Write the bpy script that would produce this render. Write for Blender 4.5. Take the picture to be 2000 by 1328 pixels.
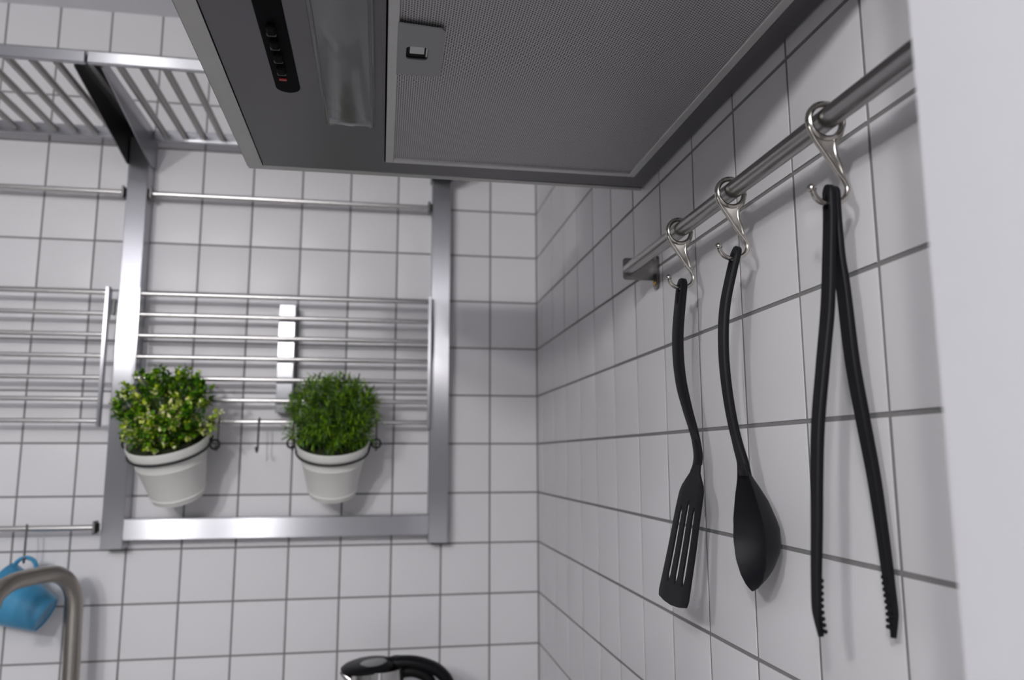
import bpy, math, random
from mathutils import Vector, Matrix
random.seed(7)
PI = math.pi
S = bpy.context.scene
for o in list(bpy.data.objects): bpy.data.objects.remove(o)
COL = S.collection
V = Vector

# ------------------------------------------------------------------ camera, light, exposure
cam_d = bpy.data.cameras.new('camera'); cam = bpy.data.objects.new('camera', cam_d); COL.objects.link(cam)
CAM = V((-0.324837, -1.610929, -0.526839))
R0 = ((0.98621601, -0.16545384, -0.00173332), (0.02296141, 0.1472246, -0.98883653), (0.16386199, 0.97516662, 0.14899431))
rt, dn, fw = V(R0[0]), V(R0[1]), V(R0[2])
m = Matrix.Identity(4)
for i in range(3):
    m[i][0] = rt[i]; m[i][1] = -dn[i]; m[i][2] = -fw[i]; m[i][3] = CAM[i]
cam.matrix_world = m
cam_d.sensor_width = 36; cam_d.lens = 1512.525 * 36 / 2000
cam_d.clip_start = 0.01
cam_d.dof.use_dof = True; cam_d.dof.focus_distance = 0.70; cam_d.dof.aperture_fstop = 5.6
S.camera = cam

W = bpy.data.worlds.new('room_air'); S.world = W; W.use_nodes = True
W.node_tree.nodes['Background'].inputs[0].default_value = (0.62, 0.62, 0.68, 1)
W.node_tree.nodes['Background'].inputs[1].default_value = 0.35

def area(name, loc, size, power, color=(1, 1, 1), rot=(0, 0, 0)):
    d = bpy.data.lights.new(name, 'AREA'); d.shape = 'RECTANGLE'; d.size, d.size_y = size
    d.energy = power; d.color = color
    o = bpy.data.objects.new(name, d); COL.objects.link(o); o.location = loc; o.rotation_euler = rot
    return o
def bulb(name, loc, radius, power, color):
    d = bpy.data.lights.new(name, 'POINT'); d.shadow_soft_size = radius; d.energy = power; d.color = color
    o = bpy.data.objects.new(name, d); COL.objects.link(o); o.location = loc
bulb('room_bulb_left', (-1.36, -2.60, 0.08), 0.052, 44, (1, 0.985, 0.99))
bulb('room_bulb_right', (-0.95, -2.60, 0.08), 0.048, 35, (1, 0.985, 0.99))
area('added_overhead_fill', (-1.6, -4.0, 0.37), (1.4, 0.9), 6, (0.95, 0.96, 1.0))  # added soft overhead fill for the ambient level, not a real ceiling lamp
area('added_low_fill', (-1.5, -4.6, -1.45), (2.6, 0.8), 7, (0.97, 0.97, 1.0), (math.radians(105), 0, 0))  # added low front fill lifting ceiling and hooded wall; no real window

S.view_settings.view_transform = 'Standard'; S.view_settings.look = 'None'
S.view_settings.gamma = 1; S.view_settings.use_curve_mapping = False
S.view_settings.exposure = 0.0

# ------------------------------------------------------------------ materials
def mat(name, color, rough=0.5, metal=0.0, noise=None, bump=0.0, bscale=(200, 200, 200), aniso=0.0, aniso_rot=0.0, attr=None, spec=0.5, var=0.0, coat=0.0, trans=0.0, ior=1.45):
    M = bpy.data.materials.new(name); M.use_nodes = True
    nt = M.node_tree; N = nt.nodes; L = nt.links; b = N['Principled BSDF']
    b.inputs['Base Color'].default_value = (*color, 1)
    b.inputs['Roughness'].default_value = rough; b.inputs['Metallic'].default_value = metal
    b.inputs['Specular IOR Level'].default_value = spec
    b.inputs['Coat Weight'].default_value = coat
    b.inputs['Transmission Weight'].default_value = trans; b.inputs['IOR'].default_value = ior
    tc = N.new('ShaderNodeTexCoord')
    mp = N.new('ShaderNodeMapping'); mp.inputs['Scale'].default_value = bscale
    L.new(tc.outputs['Object'], mp.inputs['Vector'])
    nz = N.new('ShaderNodeTexNoise'); nz.inputs['Scale'].default_value = 1.0; nz.inputs['Detail'].default_value = 3
    L.new(mp.outputs['Vector'], nz.inputs['Vector'])
    if bump:
        bp = N.new('ShaderNodeBump'); bp.inputs['Strength'].default_value = bump; bp.inputs['Distance'].default_value = 0.0004
        L.new(nz.outputs['Fac'], bp.inputs['Height']); L.new(bp.outputs['Normal'], b.inputs['Normal'])
    if var:
        mx = N.new('ShaderNodeMixRGB'); mx.inputs['Color1'].default_value = (*[c * (1 - var) for c in color], 1)
        mx.inputs['Color2'].default_value = (*[min(1, c * (1 + var)) for c in color], 1)
        L.new(nz.outputs['Fac'], mx.inputs['Fac']); L.new(mx.outputs['Color'], b.inputs['Base Color'])
    if attr:
        a = N.new('ShaderNodeAttribute'); a.attribute_name = attr
        L.new(a.outputs['Color'], b.inputs['Base Color'])
    if aniso:
        tg = N.new('ShaderNodeCombineXYZ')          # brushing direction: highlights spread across the grain
        for i in range(3): tg.inputs[i].default_value = aniso_rot[i]
        b.inputs['Anisotropic'].default_value = aniso
        L.new(tg.outputs[0], b.inputs['Tangent'])
    return M

M_TILE = mat('tile_glaze', (0.72, 0.71, 0.725), 0.32, bump=0.12, bscale=(18, 18, 18), var=0.015, spec=0.35)
M_GROUT = mat('grout', (0.225, 0.22, 0.22), 0.9, bump=0.6, bscale=(400, 400, 400), var=0.12)
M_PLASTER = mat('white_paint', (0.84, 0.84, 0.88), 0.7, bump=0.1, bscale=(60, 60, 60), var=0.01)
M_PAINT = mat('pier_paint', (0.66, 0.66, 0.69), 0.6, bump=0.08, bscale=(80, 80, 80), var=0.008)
M_ROOM = mat('room_wall_paint', (0.17, 0.17, 0.17), 0.8, var=0.05)
M_FLOOR = mat('floor_tile', (0.32, 0.31, 0.30), 0.5, var=0.1)
M_COUNTER = mat('worktop_laminate', (0.42, 0.41, 0.41), 0.45, var=0.15, bscale=(30, 30, 30))
M_HOBGLASS = mat('black_glass', (0.01, 0.01, 0.011), 0.08, coat=0.5, var=0.05)
M_SVERT = mat('brushed_steel_vertical', (0.50, 0.50, 0.525), 0.31, 1.0, bump=0.04, bscale=(900, 900, 12), aniso=0.99, aniso_rot=(0.92, 0.39, 0), var=0.03)
M_SHORZ = mat('brushed_steel_horizontal', (0.47, 0.47, 0.495), 0.27, 1.0, bump=0.02, bscale=(12, 900, 900), aniso=0.99, aniso_rot=(0, 0.39, 0.92), var=0.03)
M_SLAT = mat('steel_slat', (0.36, 0.35, 0.335), 0.35, 1.0, var=0.03)
M_TUBE = mat('steel_tube', (0.60, 0.585, 0.575), 0.26, 1.0, bump=0.01, bscale=(20, 600, 600), var=0.03)
M_RAIL = mat('satin_steel_rail', (0.36, 0.355, 0.35), 0.24, 1.0, bump=0.03, bscale=(900, 30, 900), var=0.05)
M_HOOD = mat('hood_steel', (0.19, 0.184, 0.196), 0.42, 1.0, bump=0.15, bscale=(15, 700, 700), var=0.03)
M_LIP = mat('hood_lip_steel', (0.46, 0.46, 0.44), 0.32, 1.0, bump=0.12, bscale=(30, 30, 30), var=0.06)
M_ALU = mat('filter_frame_aluminium', (0.62, 0.62, 0.61), 0.45, 0.9, bump=0.1, bscale=(60, 60, 60), var=0.05)
M_ALUPLATE = mat('handle_plate_aluminium', (0.36, 0.36, 0.365), 0.5, 0.8, var=0.04)
M_NICKEL = mat('satin_nickel', (0.56, 0.53, 0.49), 0.2, 1.0, bump=0.05, bscale=(300, 300, 300), var=0.02)
M_DARKSTEEL = mat('dark_bracket_steel', (0.22, 0.215, 0.215), 0.38, 1.0, var=0.05)
M_BRASS = mat('brass_screw', (0.75, 0.5, 0.16), 0.3, 1.0, var=0.05)
M_FAUCET = mat('brushed_nickel_tap', (0.38, 0.355, 0.32), 0.33, 1.0, bump=0.1, bscale=(500, 500, 20), var=0.04)
M_NYLON = mat('black_nylon', (0.006, 0.006, 0.0085), 0.55, spec=0.28, bump=0.05, bscale=(900, 900, 900), var=0.1)
M_BLACK = mat('black_plastic', (0.005, 0.005, 0.006), 0.4, spec=0.2, var=0.1)
M_GAP = mat('gap_shade', (0.01, 0.01, 0.01), 0.8, var=0.1)  # near-black colour stands in for shade inside the slot and gaps
M_STRIP = mat('control_strip_black', (0.004, 0.004, 0.005), 0.6, spec=0.06, var=0.1)
M_BTN = mat('grey_button', (0.05, 0.05, 0.05), 0.3, var=0.1)
M_RED = mat('red_lens', (0.35, 0.02, 0.02), 0.3, var=0.1)
M_WIRE = mat('black_wire', (0.012, 0.012, 0.013), 0.4, var=0.1)
M_POT = mat('cream_enamel', (0.74, 0.74, 0.70), 0.4, var=0.02, bscale=(20, 20, 20))
M_SOIL = mat('dark_moss', (0.03, 0.04, 0.015), 0.95, var=0.4, bump=1.0)
M_LEAF = mat('leaf_plastic', (0.1, 0.2, 0.03), 0.5, attr='leafcol', spec=0.35)
M_STEM = mat('green_stem', (0.06, 0.12, 0.02), 0.6, var=0.2)
M_BLUE = mat('blue_glaze', (0.06, 0.29, 0.50), 0.35, bump=0.1, bscale=(40, 40, 40), var=0.12, coat=0.1)
M_KSTEEL = mat('polished_kettle_steel', (0.62, 0.61, 0.60), 0.14, 1.0, var=0.02)
M_KGREY = mat('grey_lid_inset', (0.22, 0.22, 0.22), 0.3, var=0.05)
M_LENS = mat('clear_lamp_cover', (0.19, 0.19, 0.20), 0.25, 0.0, bump=0.8, bscale=(60, 5, 60), spec=0.8, var=0.05, coat=0.6, trans=0.35, ior=1.3)
M_TUBELAMP = mat('unlit_lamp_reflector', (0.17, 0.17, 0.17), 0.4, 0.6, var=0.1, bscale=(40, 5, 40))

# perforated grease filter sheet: hexagonal array of punched holes, colour + relief
def perforated():
    M = mat('perforated_filter', (0.36, 0.35, 0.35), 0.5, 0.8)
    nt = M.node_tree; N = nt.nodes; L = nt.links; b = N['Principled BSDF']
    tc = [n for n in N if n.type == 'TEX_COORD'][0]
    sx = N.new('ShaderNodeSeparateXYZ'); L.new(tc.outputs['Object'], sx.inputs[0])
    def mth(op, a, bb=None, c=None):
        n = N.new('ShaderNodeMath'); n.operation = op
        for i, v in enumerate((a, bb, c)):
            if v is None: continue
            if isinstance(v, (int, float)): n.inputs[i].default_value = v
            else: L.new(v, n.inputs[i])
        return n.outputs[0]
    P = 0.0025; Q = P * 1.732
    def dist(ox, oy):
        fx = mth('SUBTRACT', mth('FRACT', mth('ADD', mth('DIVIDE', sx.outputs[0], Q), 100 + ox)), 0.5)
        fy = mth('SUBTRACT', mth('FRACT', mth('ADD', mth('DIVIDE', sx.outputs[1], P), 100 + oy)), 0.5)
        a = mth('MULTIPLY', fx, 1.732)
        return mth('SQRT', mth('ADD', mth('MULTIPLY', a, a), mth('MULTIPLY', fy, fy)))
    d = mth('MINIMUM', dist(0, 0), dist(0.5, 0.5))
    r = N.new('ShaderNodeMapRange'); r.inputs['From Min'].default_value = 0.24; r.inputs['From Max'].default_value = 0.36
    L.new(d, r.inputs['Value'])
    mx = N.new('ShaderNodeMixRGB'); mx.inputs['Color1'].default_value = (0.015, 0.014, 0.014, 1); mx.inputs['Color2'].default_value = (0.62, 0.60, 0.61, 1)
    L.new(r.outputs[0], mx.inputs['Fac']); L.new(mx.outputs[0], b.inputs['Base Color'])
    L.new(r.outputs[0], b.inputs['Metallic'])
    bp = N.new('ShaderNodeBump'); bp.inputs['Strength'].default_value = 0.5; bp.inputs['Distance'].default_value = 0.0006
    L.new(r.outputs[0], bp.inputs['Height']); L.new(bp.outputs['Normal'], b.inputs['Normal'])
    return M
M_PERF = perforated()

# ------------------------------------------------------------------ helpers
class MB:
    def __init__(s): s.v = []; s.f = []; s.c = []
    def add(s, vs, fs):
        n = len(s.v); s.v += [tuple(v) for v in vs]; s.f += [tuple(i + n for i in f) for f in fs]
    def box(s, lo, hi, bev=0.0):
        x0, y0, z0 = lo; x1, y1, z1 = hi
        if not bev:
            s.add([(x0,y0,z0),(x1,y0,z0),(x1,y1,z0),(x0,y1,z0),(x0,y0,z1),(x1,y0,z1),(x1,y1,z1),(x0,y1,z1)],
                  [(0,3,2,1),(4,5,6,7),(0,1,5,4),(1,2,6,5),(2,3,7,6),(3,0,4,7)]); return
        # chamfered box: 24 verts
        c = V(((x0+x1)/2,(y0+y1)/2,(z0+z1)/2)); h = V(((x1-x0)/2,(y1-y0)/2,(z1-z0)/2)); b = bev
        idx = {}; vs = []
        for sx in (-1,1):
            for sy in (-1,1):
                for sz in (-1,1):
                    for ax in range(3):
                        p = V((sx*(h.x-b), sy*(h.y-b), sz*(h.z-b))); sg = (sx,sy,sz)
                        p[ax] = sg[ax]*h[ax]; idx[(sx,sy,sz,ax)] = len(vs); vs.append(c+p)
        fs = []
        for ax in range(3):
            u, w = [(1,2),(0,2),(0,1)][ax]
            for sg in (-1,1):
                q = []
                for a, bb in ((-1,-1),(1,-1),(1,1),(-1,1)):
                    k = [0,0,0]; k[ax] = sg; k[u] = a; k[w] = bb; q.append(idx[(*k, ax)])
                fs.append(q)
        for ax in range(3):
            u, w = [(1,2),(0,2),(0,1)][ax]
            for a in (-1,1):
                for bb in (-1,1):
                    k0 = [0,0,0]; k0[ax] = -1; k0[u] = a; k0[w] = bb; k1 = list(k0); k1[ax] = 1
                    fs.append((idx[(*k0,u)], idx[(*k1,u)], idx[(*k1,w)], idx[(*k0,w)]))
        for sx in (-1,1):
            for sy in (-1,1):
                for sz in (-1,1): fs.append((idx[(sx,sy,sz,0)], idx[(sx,sy,sz,1)], idx[(sx,sy,sz,2)]))
        s.add(vs, fs)
    def sweep(s, pts, sec, side=None, scales=None, closed=False, caps=True):
        """sweep section [(a,b)...] along pts; side = fixed vector for the 'a' axis, b axis = T x a"""
        pts = [V(p) for p in pts]; n = len(pts); k = len(sec); vs = []; prev = None
        for i, p in enumerate(pts):
            if closed: t = pts[(i+1) % n] - pts[i-1]
            else: t = pts[min(i+1, n-1)] - pts[max(i-1, 0)]
            t.normalize()
            if side is not None: a = V(side) - t * V(side).dot(t)
            else:
                if prev is None:
                    a = V((0,0,1)) if abs(t.z) < 0.9 else V((1,0,0))
                else: a = prev
                a = a - t * a.dot(t)
            a.normalize(); prev = a; b = t.cross(a)
            sc = scales[i] if scales else (1, 1)
            if not isinstance(sc, tuple): sc = (sc, sc)
            for (u, w) in sec: vs.append(p + a*u*sc[0] + b*w*sc[1])
        fs = []
        for i in range(n if closed else n-1):
            j = (i+1) % n
            for q in range(k):
                r = (q+1) % k; fs.append((i*k+q, i*k+r, j*k+r, j*k+q))
        if caps and not closed:
            fs.append(tuple(range(k))[::-1]); fs.append(tuple((n-1)*k+q for q in range(k)))
        s.add(vs, fs)
    def tube(s, pts, r, seg=12, closed=False, radii=None, side=None):
        sec = [(math.cos(2*PI*i/seg)*r, math.sin(2*PI*i/seg)*r) for i in range(seg)]
        s.sweep(pts, sec, side, [q/r for q in radii] if radii else None, closed)
    def lathe(s, prof, seg=32, axis=None, org=(0,0,0), close=False):
        """prof [(r,z)]; axis = Matrix 3x3 whose columns are x,y,z of the lathe frame"""
        A = axis or Matrix.Identity(3); org = V(org); vs = []; fs = []; n = len(prof)
        for i in range(seg):
            a = 2*PI*i/seg
            for r, z in prof: vs.append(org + A @ V((r*math.cos(a), r*math.sin(a), z)))
        for i in range(seg):
            j = (i+1) % seg
            for q in range(n-1): fs.append((i*n+q, j*n+q, j*n+q+1, i*n+q+1))
        s.add(vs, fs)
    def sphere(s, c, r, seg=16, rings=10, sq=(1,1,1)):
        c = V(c); vs = [c+V((0,0,r*sq[2]))]; fs = []
        for i in range(1, rings):
            t = PI*i/rings
            for j in range(seg):
                p = 2*PI*j/seg; vs.append(c+V((r*sq[0]*math.sin(t)*math.cos(p), r*sq[1]*math.sin(t)*math.sin(p), r*sq[2]*math.cos(t))))
        vs.append(c-V((0,0,r*sq[2]))); L = len(vs)-1
        for j in range(seg): fs.append((0, 1+j, 1+(j+1)%seg)); fs.append((L, L-seg+(j+1)%seg, L-seg+j))
        for i in range(rings-2):
            for j in range(seg):
                a = 1+i*seg+j; b = 1+i*seg+(j+1)%seg; fs.append((a, a+seg, b+seg, b))
        s.add(vs, fs)
    def prism(s, poly, fn, t0, t1):
        """poly 2D points, fn(u,v,t)->3D"""
        n = len(poly)
        s.add([fn(u, v, t0) for u, v in poly] + [fn(u, v, t1) for u, v in poly],
              [tuple(range(n))[::-1], tuple(range(n, 2*n))] + [(i, (i+1)%n, n+(i+1)%n, n+i) for i in range(n)])
    def mesh(s, name, material, smooth=40):
        me = bpy.data.meshes.new(name); me.from_pydata(s.v, [], s.f); me.validate(); me.update()
        import bmesh
        bm = bmesh.new(); bm.from_mesh(me)
        if not s.c: bmesh.ops.recalc_face_normals(bm, faces=bm.faces)
        bm.to_mesh(me); bm.free()
        if smooth:
            me.polygons.foreach_set('use_smooth', [True]*len(me.polygons))
            me.set_sharp_from_angle(angle=math.radians(smooth))
        if s.c:
            at = me.color_attributes.new('leafcol', 'FLOAT_COLOR', 'CORNER')
            buf = []
            for p, c in zip(me.polygons, s.c):
                buf += list((*c, 1))*p.loop_total
            at.data.foreach_set('color', buf)
        me.materials.append(material)
        return me
    def build(s, name, material, parent=None, smooth=40, loc=None):
        return link(name, s.mesh(name, material, smooth), parent, loc)

def link(name, me, parent=None, loc=None):
    o = bpy.data.objects.new(name, me); COL.objects.link(o)
    if parent is not None: o.parent = parent
    if loc is not None: o.location = loc
    return o
def tag(o, label=None, cat=None, group=None, kind=None):
    if label: o['label'] = label
    if cat: o['category'] = cat
    if group: o['group'] = group
    if kind: o['kind'] = kind
    return o
def thing(name, label, cat, loc=(0,0,0), group=None):
    o = bpy.data.objects.new(name, None); COL.objects.link(o); o.location = loc; o.empty_display_size = 0.03
    return tag(o, label, cat, group)
def kids(o): return [c for c in bpy.data.objects if c.parent == o]
def copy_tree(o, loc=None, rot=None, label=None, parent=None):
    c = o.copy(); COL.objects.link(c)
    if parent is not None: c.parent = parent
    if loc is not None: c.location = loc
    if rot is not None: c.rotation_euler = rot
    if label: c['label'] = label
    for ch in kids(o): copy_tree(ch, parent=c)
    return c
def arc(cx, cy, r, a0, a1, n): return [(cx+r*math.cos(math.radians(a0+(a1-a0)*i/n)), cy+r*math.sin(math.radians(a0+(a1-a0)*i/n))) for i in range(n+1)]
def spline(pts, n=8):
    """catmull-rom through n-dim tuples"""
    out = []; P = [tuple(p) for p in pts]; P = [P[0]] + P + [P[-1]]
    for i in range(1, len(P)-2):
        for k in range(n):
            t = k/n; r = []
            for a, b, c, d in zip(P[i-1], P[i], P[i+1], P[i+2]):
                r.append(0.5*((2*b)+(-a+c)*t+(2*a-5*b+4*c-d)*t*t+(-a+3*b-3*c+d)*t**3))
            out.append(tuple(r))
    out.append(P[-2]); return out
def rrect(x0, y0, x1, y1, r, n=4):
    return arc(x1-r, y1-r, r, 0, 90, n)+arc(x0+r, y1-r, r, 90, 180, n)+arc(x0+r, y0+r, r, 180, 270, n)+arc(x1-r, y0+r, r, 270, 360, n)

# ------------------------------------------------------------------ room shell
ZC = 0.391; ZF = -2.0; ZW = -1.08; TD = 0.0010    # ceiling, floor, worktop, tile thickness
b = MB(); b.box((-3.1, TD, ZF), (0.1, 0.12, ZC)); wb = tag(b.build('wall_back', M_GROUT, smooth=0), kind='structure')
b = MB(); b.box((TD, -1.45, ZF), (0.12, TD, ZC)); wr = tag(b.build('wall_right', M_GROUT, smooth=0), kind='structure')
b = MB(); b.box((-3.1, -4.8, ZC), (0.5, 0.12, ZC+0.1)); tag(b.build('ceiling', M_PLASTER, smooth=0), kind='structure')
b = MB(); b.box((-3.1, -4.8, ZF-0.1), (0.5, 0.12, ZF)); tag(b.build('floor', M_FLOOR, smooth=0), kind='structure')
b = MB(); b.box((-3.2, -4.8, ZF), (-3.1, 0.12, ZC)); tag(b.build('wall_left', M_ROOM, smooth=0), kind='structure')
b = MB(); b.box((-3.1, -4.9, ZF), (0.5, -4.8, ZC)); tag(b.build('wall_front', M_ROOM, smooth=0), kind='structure')
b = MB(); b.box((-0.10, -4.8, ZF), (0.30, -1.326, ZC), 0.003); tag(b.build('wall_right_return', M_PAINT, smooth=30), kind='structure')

GW = 0.0038
def tile_mesh(w, h):
    # front face towards -Y, centred, 4 mm proud of the grout bed, soft pillowed edge
    g = GW/2; b = MB(); x0, x1, z0, z1 = -w/2+g, w/2-g, -h/2+g, h/2-g; e = 0.0012; d = 0.0008
    b.add([(x0,TD,z0),(x1,TD,z0),(x1,TD,z1),(x0,TD,z1),(x0,TD-d,z0),(x1,TD-d,z0),(x1,TD-d,z1),(x0,TD-d,z1),
           (x0+e,0,z0+e),(x1-e,0,z0+e),(x1-e,0,z1-e),(x0+e,0,z1-e)],
          [(0,1,5,4),(1,2,6,5),(2,3,7,6),(3,0,4,7),(4,5,9,8),(5,6,10,9),(6,7,11,10),(7,4,8,11),(8,9,10,11)])
    return b.mesh('tile', M_TILE, 25)
PB = 0.099334; OB = 0.002; OR = 0.05432; P = 0.1
full = tile_mesh(P, P); fullb = tile_mesh(PB, P)
cornb = tile_mesh(PB+OB, P); cornr = tile_mesh(OR, P)
def put_tile(parent, me, loc, rz, w):
    o = bpy.data.objects.new('tile', me); COL.objects.link(o); o.parent = parent
    o.location = loc; o.rotation_euler = (random.uniform(-1, 1)*w, 0, rz+random.uniform(-1, 1)*w)
TOP = ZC
for r in range(-4, 11):               # rows downwards, z = -0.1 r
    zc = -P*r - P/2
    h = P
    for c in range(16):
        x = -OB - PB*(c+0.5)
        if c == 0: put_tile(wb, cornb, (-(OB+PB)/2, 0, zc), 0, 0.0)
        else: put_tile(wb, fullb, (x, 0, zc), 0, 0.004)
    if zc > -0.12 + 0.5 or r > 10: pass
    for c in range(-1, 13):
        if c == -1: put_tile(wr, cornr, (0, -OR/2, zc), -PI/2, 0.0)
        else:
            put_tile(wr, full, (0, -OR-P*(c+0.5), zc), -PI/2, 0.004)

# ------------------------------------------------------------------ worktop, hob (below the frame)
t = thing('worktop', 'dark grey laminate worktop below the tiled walls, carrying the kettle and tap', 'worktop', (0, 0, ZW))
b = MB(); b.box((-2.2, -0.6, -0.04), (-0.001, -0.001, 0), 0.003); b.build('back_worktop', M_COUNTER, t)
b = MB(); b.box((-0.6, -1.32, -0.04), (-0.001, -0.6, 0), 0.003); b.build('side_worktop', M_COUNTER, t)
t = thing('base_cabinet', 'white base cabinets standing under the dark worktop', 'cabinet', (0, 0, ZF))
b = MB(); b.box((-2.2, -0.57, 0.0), (-0.001, -0.001, 0.879)); b.build('back_carcass', M_PLASTER, t)
b = MB(); b.box((-0.57, -1.32, 0.0), (-0.001, -0.6, 0.879)); b.build('side_carcass', M_PLASTER, t)
b = MB(); b.box((-0.55, -1.27, ZW), (-0.05, -0.69, ZW+0.006), 0.002); o = b.build('hob', M_HOBGLASS); tag(o, 'black glass hob set on the worktop under the cooker hood', 'hob')

# ------------------------------------------------------------------ cooker hood
HZ = -0.1882; HX = -0.4885; HY0 = -1.29; HY1 = -0.692
t = thing('cooker_hood', 'large stainless steel cooker hood seen from below, fixed to the right wall', 'cooker hood', (HX/2, (HY0+HY1)/2, HZ))
tl = V((HX/2, (HY0+HY1)/2, HZ))
def hp(name, b, mt, parent=t, smooth=40):
    b.v = [tuple(V(v)-tl) for v in b.v]; return b.build(name, mt, parent, smooth)
b = MB()                                             # outer shell walls + top
b.box((HX, HY0, HZ+0.003), (HX+0.0015, HY1, HZ+0.055)); b.box((HX, HY1-0.0015, HZ+0.003), (-0.002, HY1, HZ+0.055))
b.box((HX, HY0, HZ+0.003), (-0.002, HY0+0.0015, HZ+0.055)); b.box((-0.0035, HY0, HZ+0.003), (-0.002, HY1, HZ+0.055))
b.box((HX, HY0, HZ+0.055), (-0.002, HY1, HZ+0.058)); hp('hood_body', b, M_HOOD)
b = MB()                                             # folded lip: sloping strip along the front edge, thin one at the far edge
def lipseg(p, q, r_, s_): b.add([p, q, r_, s_], [(0, 1, 2, 3)])
LW = 0.0185
x0, x1 = HX, HX+LW; y0, y1 = HY0, HY1
b.add([(x0,y0,HZ+0.004),(x0,y1,HZ+0.004),(x0+0.002,y1-0.002,HZ),(x0+0.002,y0,HZ),(x1,y1-0.0105,HZ+0.0015),(x1,y0,HZ+0.0015),(x1,y1-0.0105,HZ+0.006),(x1,y0,HZ+0.006)],
      [(0,1,2,3),(3,2,4,5),(5,4,6,7)])
hp('front_lip', b, M_LIP)
b = MB()
b.add([(x0,y1,HZ+0.004),(-0.002,y1,HZ+0.004),(-0.002,y1-0.0015,HZ),(x0+0.002,y1-0.002,HZ),(-0.002,y1-0.0075,HZ+0.001),(x1,y1-0.0105,HZ+0.0015),(-0.002,y1-0.0075,HZ+0.005),(x1,y1-0.0105,HZ+0.006)],
      [(0,1,2,3),(3,2,4,5),(5,4,6,7)])
hp('far_lip', b, M_LIP)
UZ = HZ+0.0018
FX0, FX1, FY0, FY1 = -0.3285, -0.0245, -1.25, -0.7365
LX0, LX1, LY0, LY1 = -0.3855, -0.3405, -1.16, -0.8395
b = MB()                                             # underside panel with cut-outs
px0 = x1+0.0012; py1 = y1-0.0085
for a, c_, d_, e_ in ((px0, HY0+0.002, LX0, py1), (LX0, LY1, LX1, py1), (LX0, HY0+0.002, LX1, LY0), (LX1, HY0+0.002, FX0, py1), (FX0, FY1, FX1, py1), (FX0, HY0+0.002, FX1, FY0), (FX1, HY0+0.002, -0.003, py1)):
    b.box((a, c_, UZ), (d_, e_, UZ+0.0012))
hp('underside_panel', b, M_HOOD, smooth=0)
b = MB(); b.box((HX+0.003, HY0+0.003, UZ+0.020), (-0.004, HY1-0.003, UZ+0.0215)); hp('inner_tray', b, M_GAP, smooth=0)
# grease filter
b = MB(); fw_ = 0.009; bx = MB()
g = 0.0016
X0, X1, Y0, Y1 = FX0+g, FX1-g*0.6, FY0+g, FY1-g*0.6
for a, c_, d_, e_ in ((X0, Y0, X0+fw_, Y1), (X1-fw_, Y0, X1, Y1), (X0+fw_, Y1-fw_, X1-fw_, Y1), (X0+fw_, Y0, X1-fw_, Y0+fw_)):
    b.box((a, c_, UZ-0.0014), (d_, e_, UZ+0.008), 0.0006)
ff = hp('filter_frame', b, M_ALU, smooth=20)
b = MB(); b.box((X0+fw_-0.001, Y0+fw_-0.001, UZ+0.0014), (X1-fw_+0.001, Y1-fw_+0.001, UZ+0.0024)); hp('filter_mesh', b, M_PERF, smooth=0)
# handle plate with slot
hx0, hx1, hy0, hy1 = -0.3190, -0.2806, -1.0370, -0.9535
outer = [(hx0, hy0), (-0.290, -1.034)] + arc(-0.2872, -1.0285, 0.006, -60, 0, 4) + [(-0.2800, -0.966)] + arc(-0.2865, -0.9605, 0.0065, 0, 70, 4) + [(-0.300, hy1), (hx0, hy1)]
slot = rrect(-0.3115, -1.0035, -0.2930, -0.9820, 0.004, 3)
b = MB(); z0 = UZ-0.0022; zt = UZ-0.0008
def ring_plate(b, outer, inner, z0, z1):
    # bridge by angle resampling about inner centre
    cx = sum(p[0] for p in inner)/len(inner); cy = sum(p[1] for p in inner)/len(inner); n = 48
    def cast(poly, ang):
        dx, dy = math.cos(ang), math.sin(ang); best = None
        for i in range(len(poly)):
            (ax, ay), (bx_, by) = poly[i], poly[(i+1) % len(poly)]; ex, ey = bx_-ax, by-ay
            den = dx*ey-dy*ex
            if abs(den) < 1e-12: continue
            tt = ((ax-cx)*ey-(ay-cy)*ex)/den; u = ((ax-cx)*dy-(ay-cy)*dx)/den
            if tt > 0 and -1e-6 <= u <= 1+1e-6 and (best is None or tt > best): best = tt
        return (cx+dx*best, cy+dy*best)
    angs = sorted([2*PI*i/n for i in range(n)]+[math.atan2(p[1]-cy, p[0]-cx) % (2*PI) for p in outer])
    O = [cast(outer, a) for a in angs]; I = [cast(inner, a) for a in angs]; n = len(angs); vs = []
    for z in (z0, z1): vs += [(x, y, z) for x, y in O]+[(x, y, z) for x, y in I]
    fs = []
    for i in range(n):
        j = (i+1) % n
        fs += [(i, n+i, n+j, j), (2*n+i, 2*n+j, 3*n+j, 3*n+i), (i, j, 2*n+j, 2*n+i), (n+i, 3*n+i, 3*n+j, n+j)]
    b.add(vs, fs)
ring_plate(b, outer, slot, z0, zt); hd = hp('filter_handle', b, M_ALUPLATE, smooth=30)
b = MB()
b.box((-0.3135, -1.0055, UZ+0.0004), (-0.291, -0.980, UZ+0.0010)); o = hp('slot_shade_plate', b, M_GAP, hd, 0)  # dark plate below the mesh: the slot's inner shade put into colour
b = MB(); b.box((-0.3085, -1.0032, UZ-0.0012), (-0.2960, -0.9900, UZ+0.0003), 0.0004); b.box((-0.2948, -1.0025, UZ-0.0012), (-0.2934, -0.986, UZ+0.0003)); o = hp('spring_latch', b, M_ALU, hd, 30)
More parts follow.
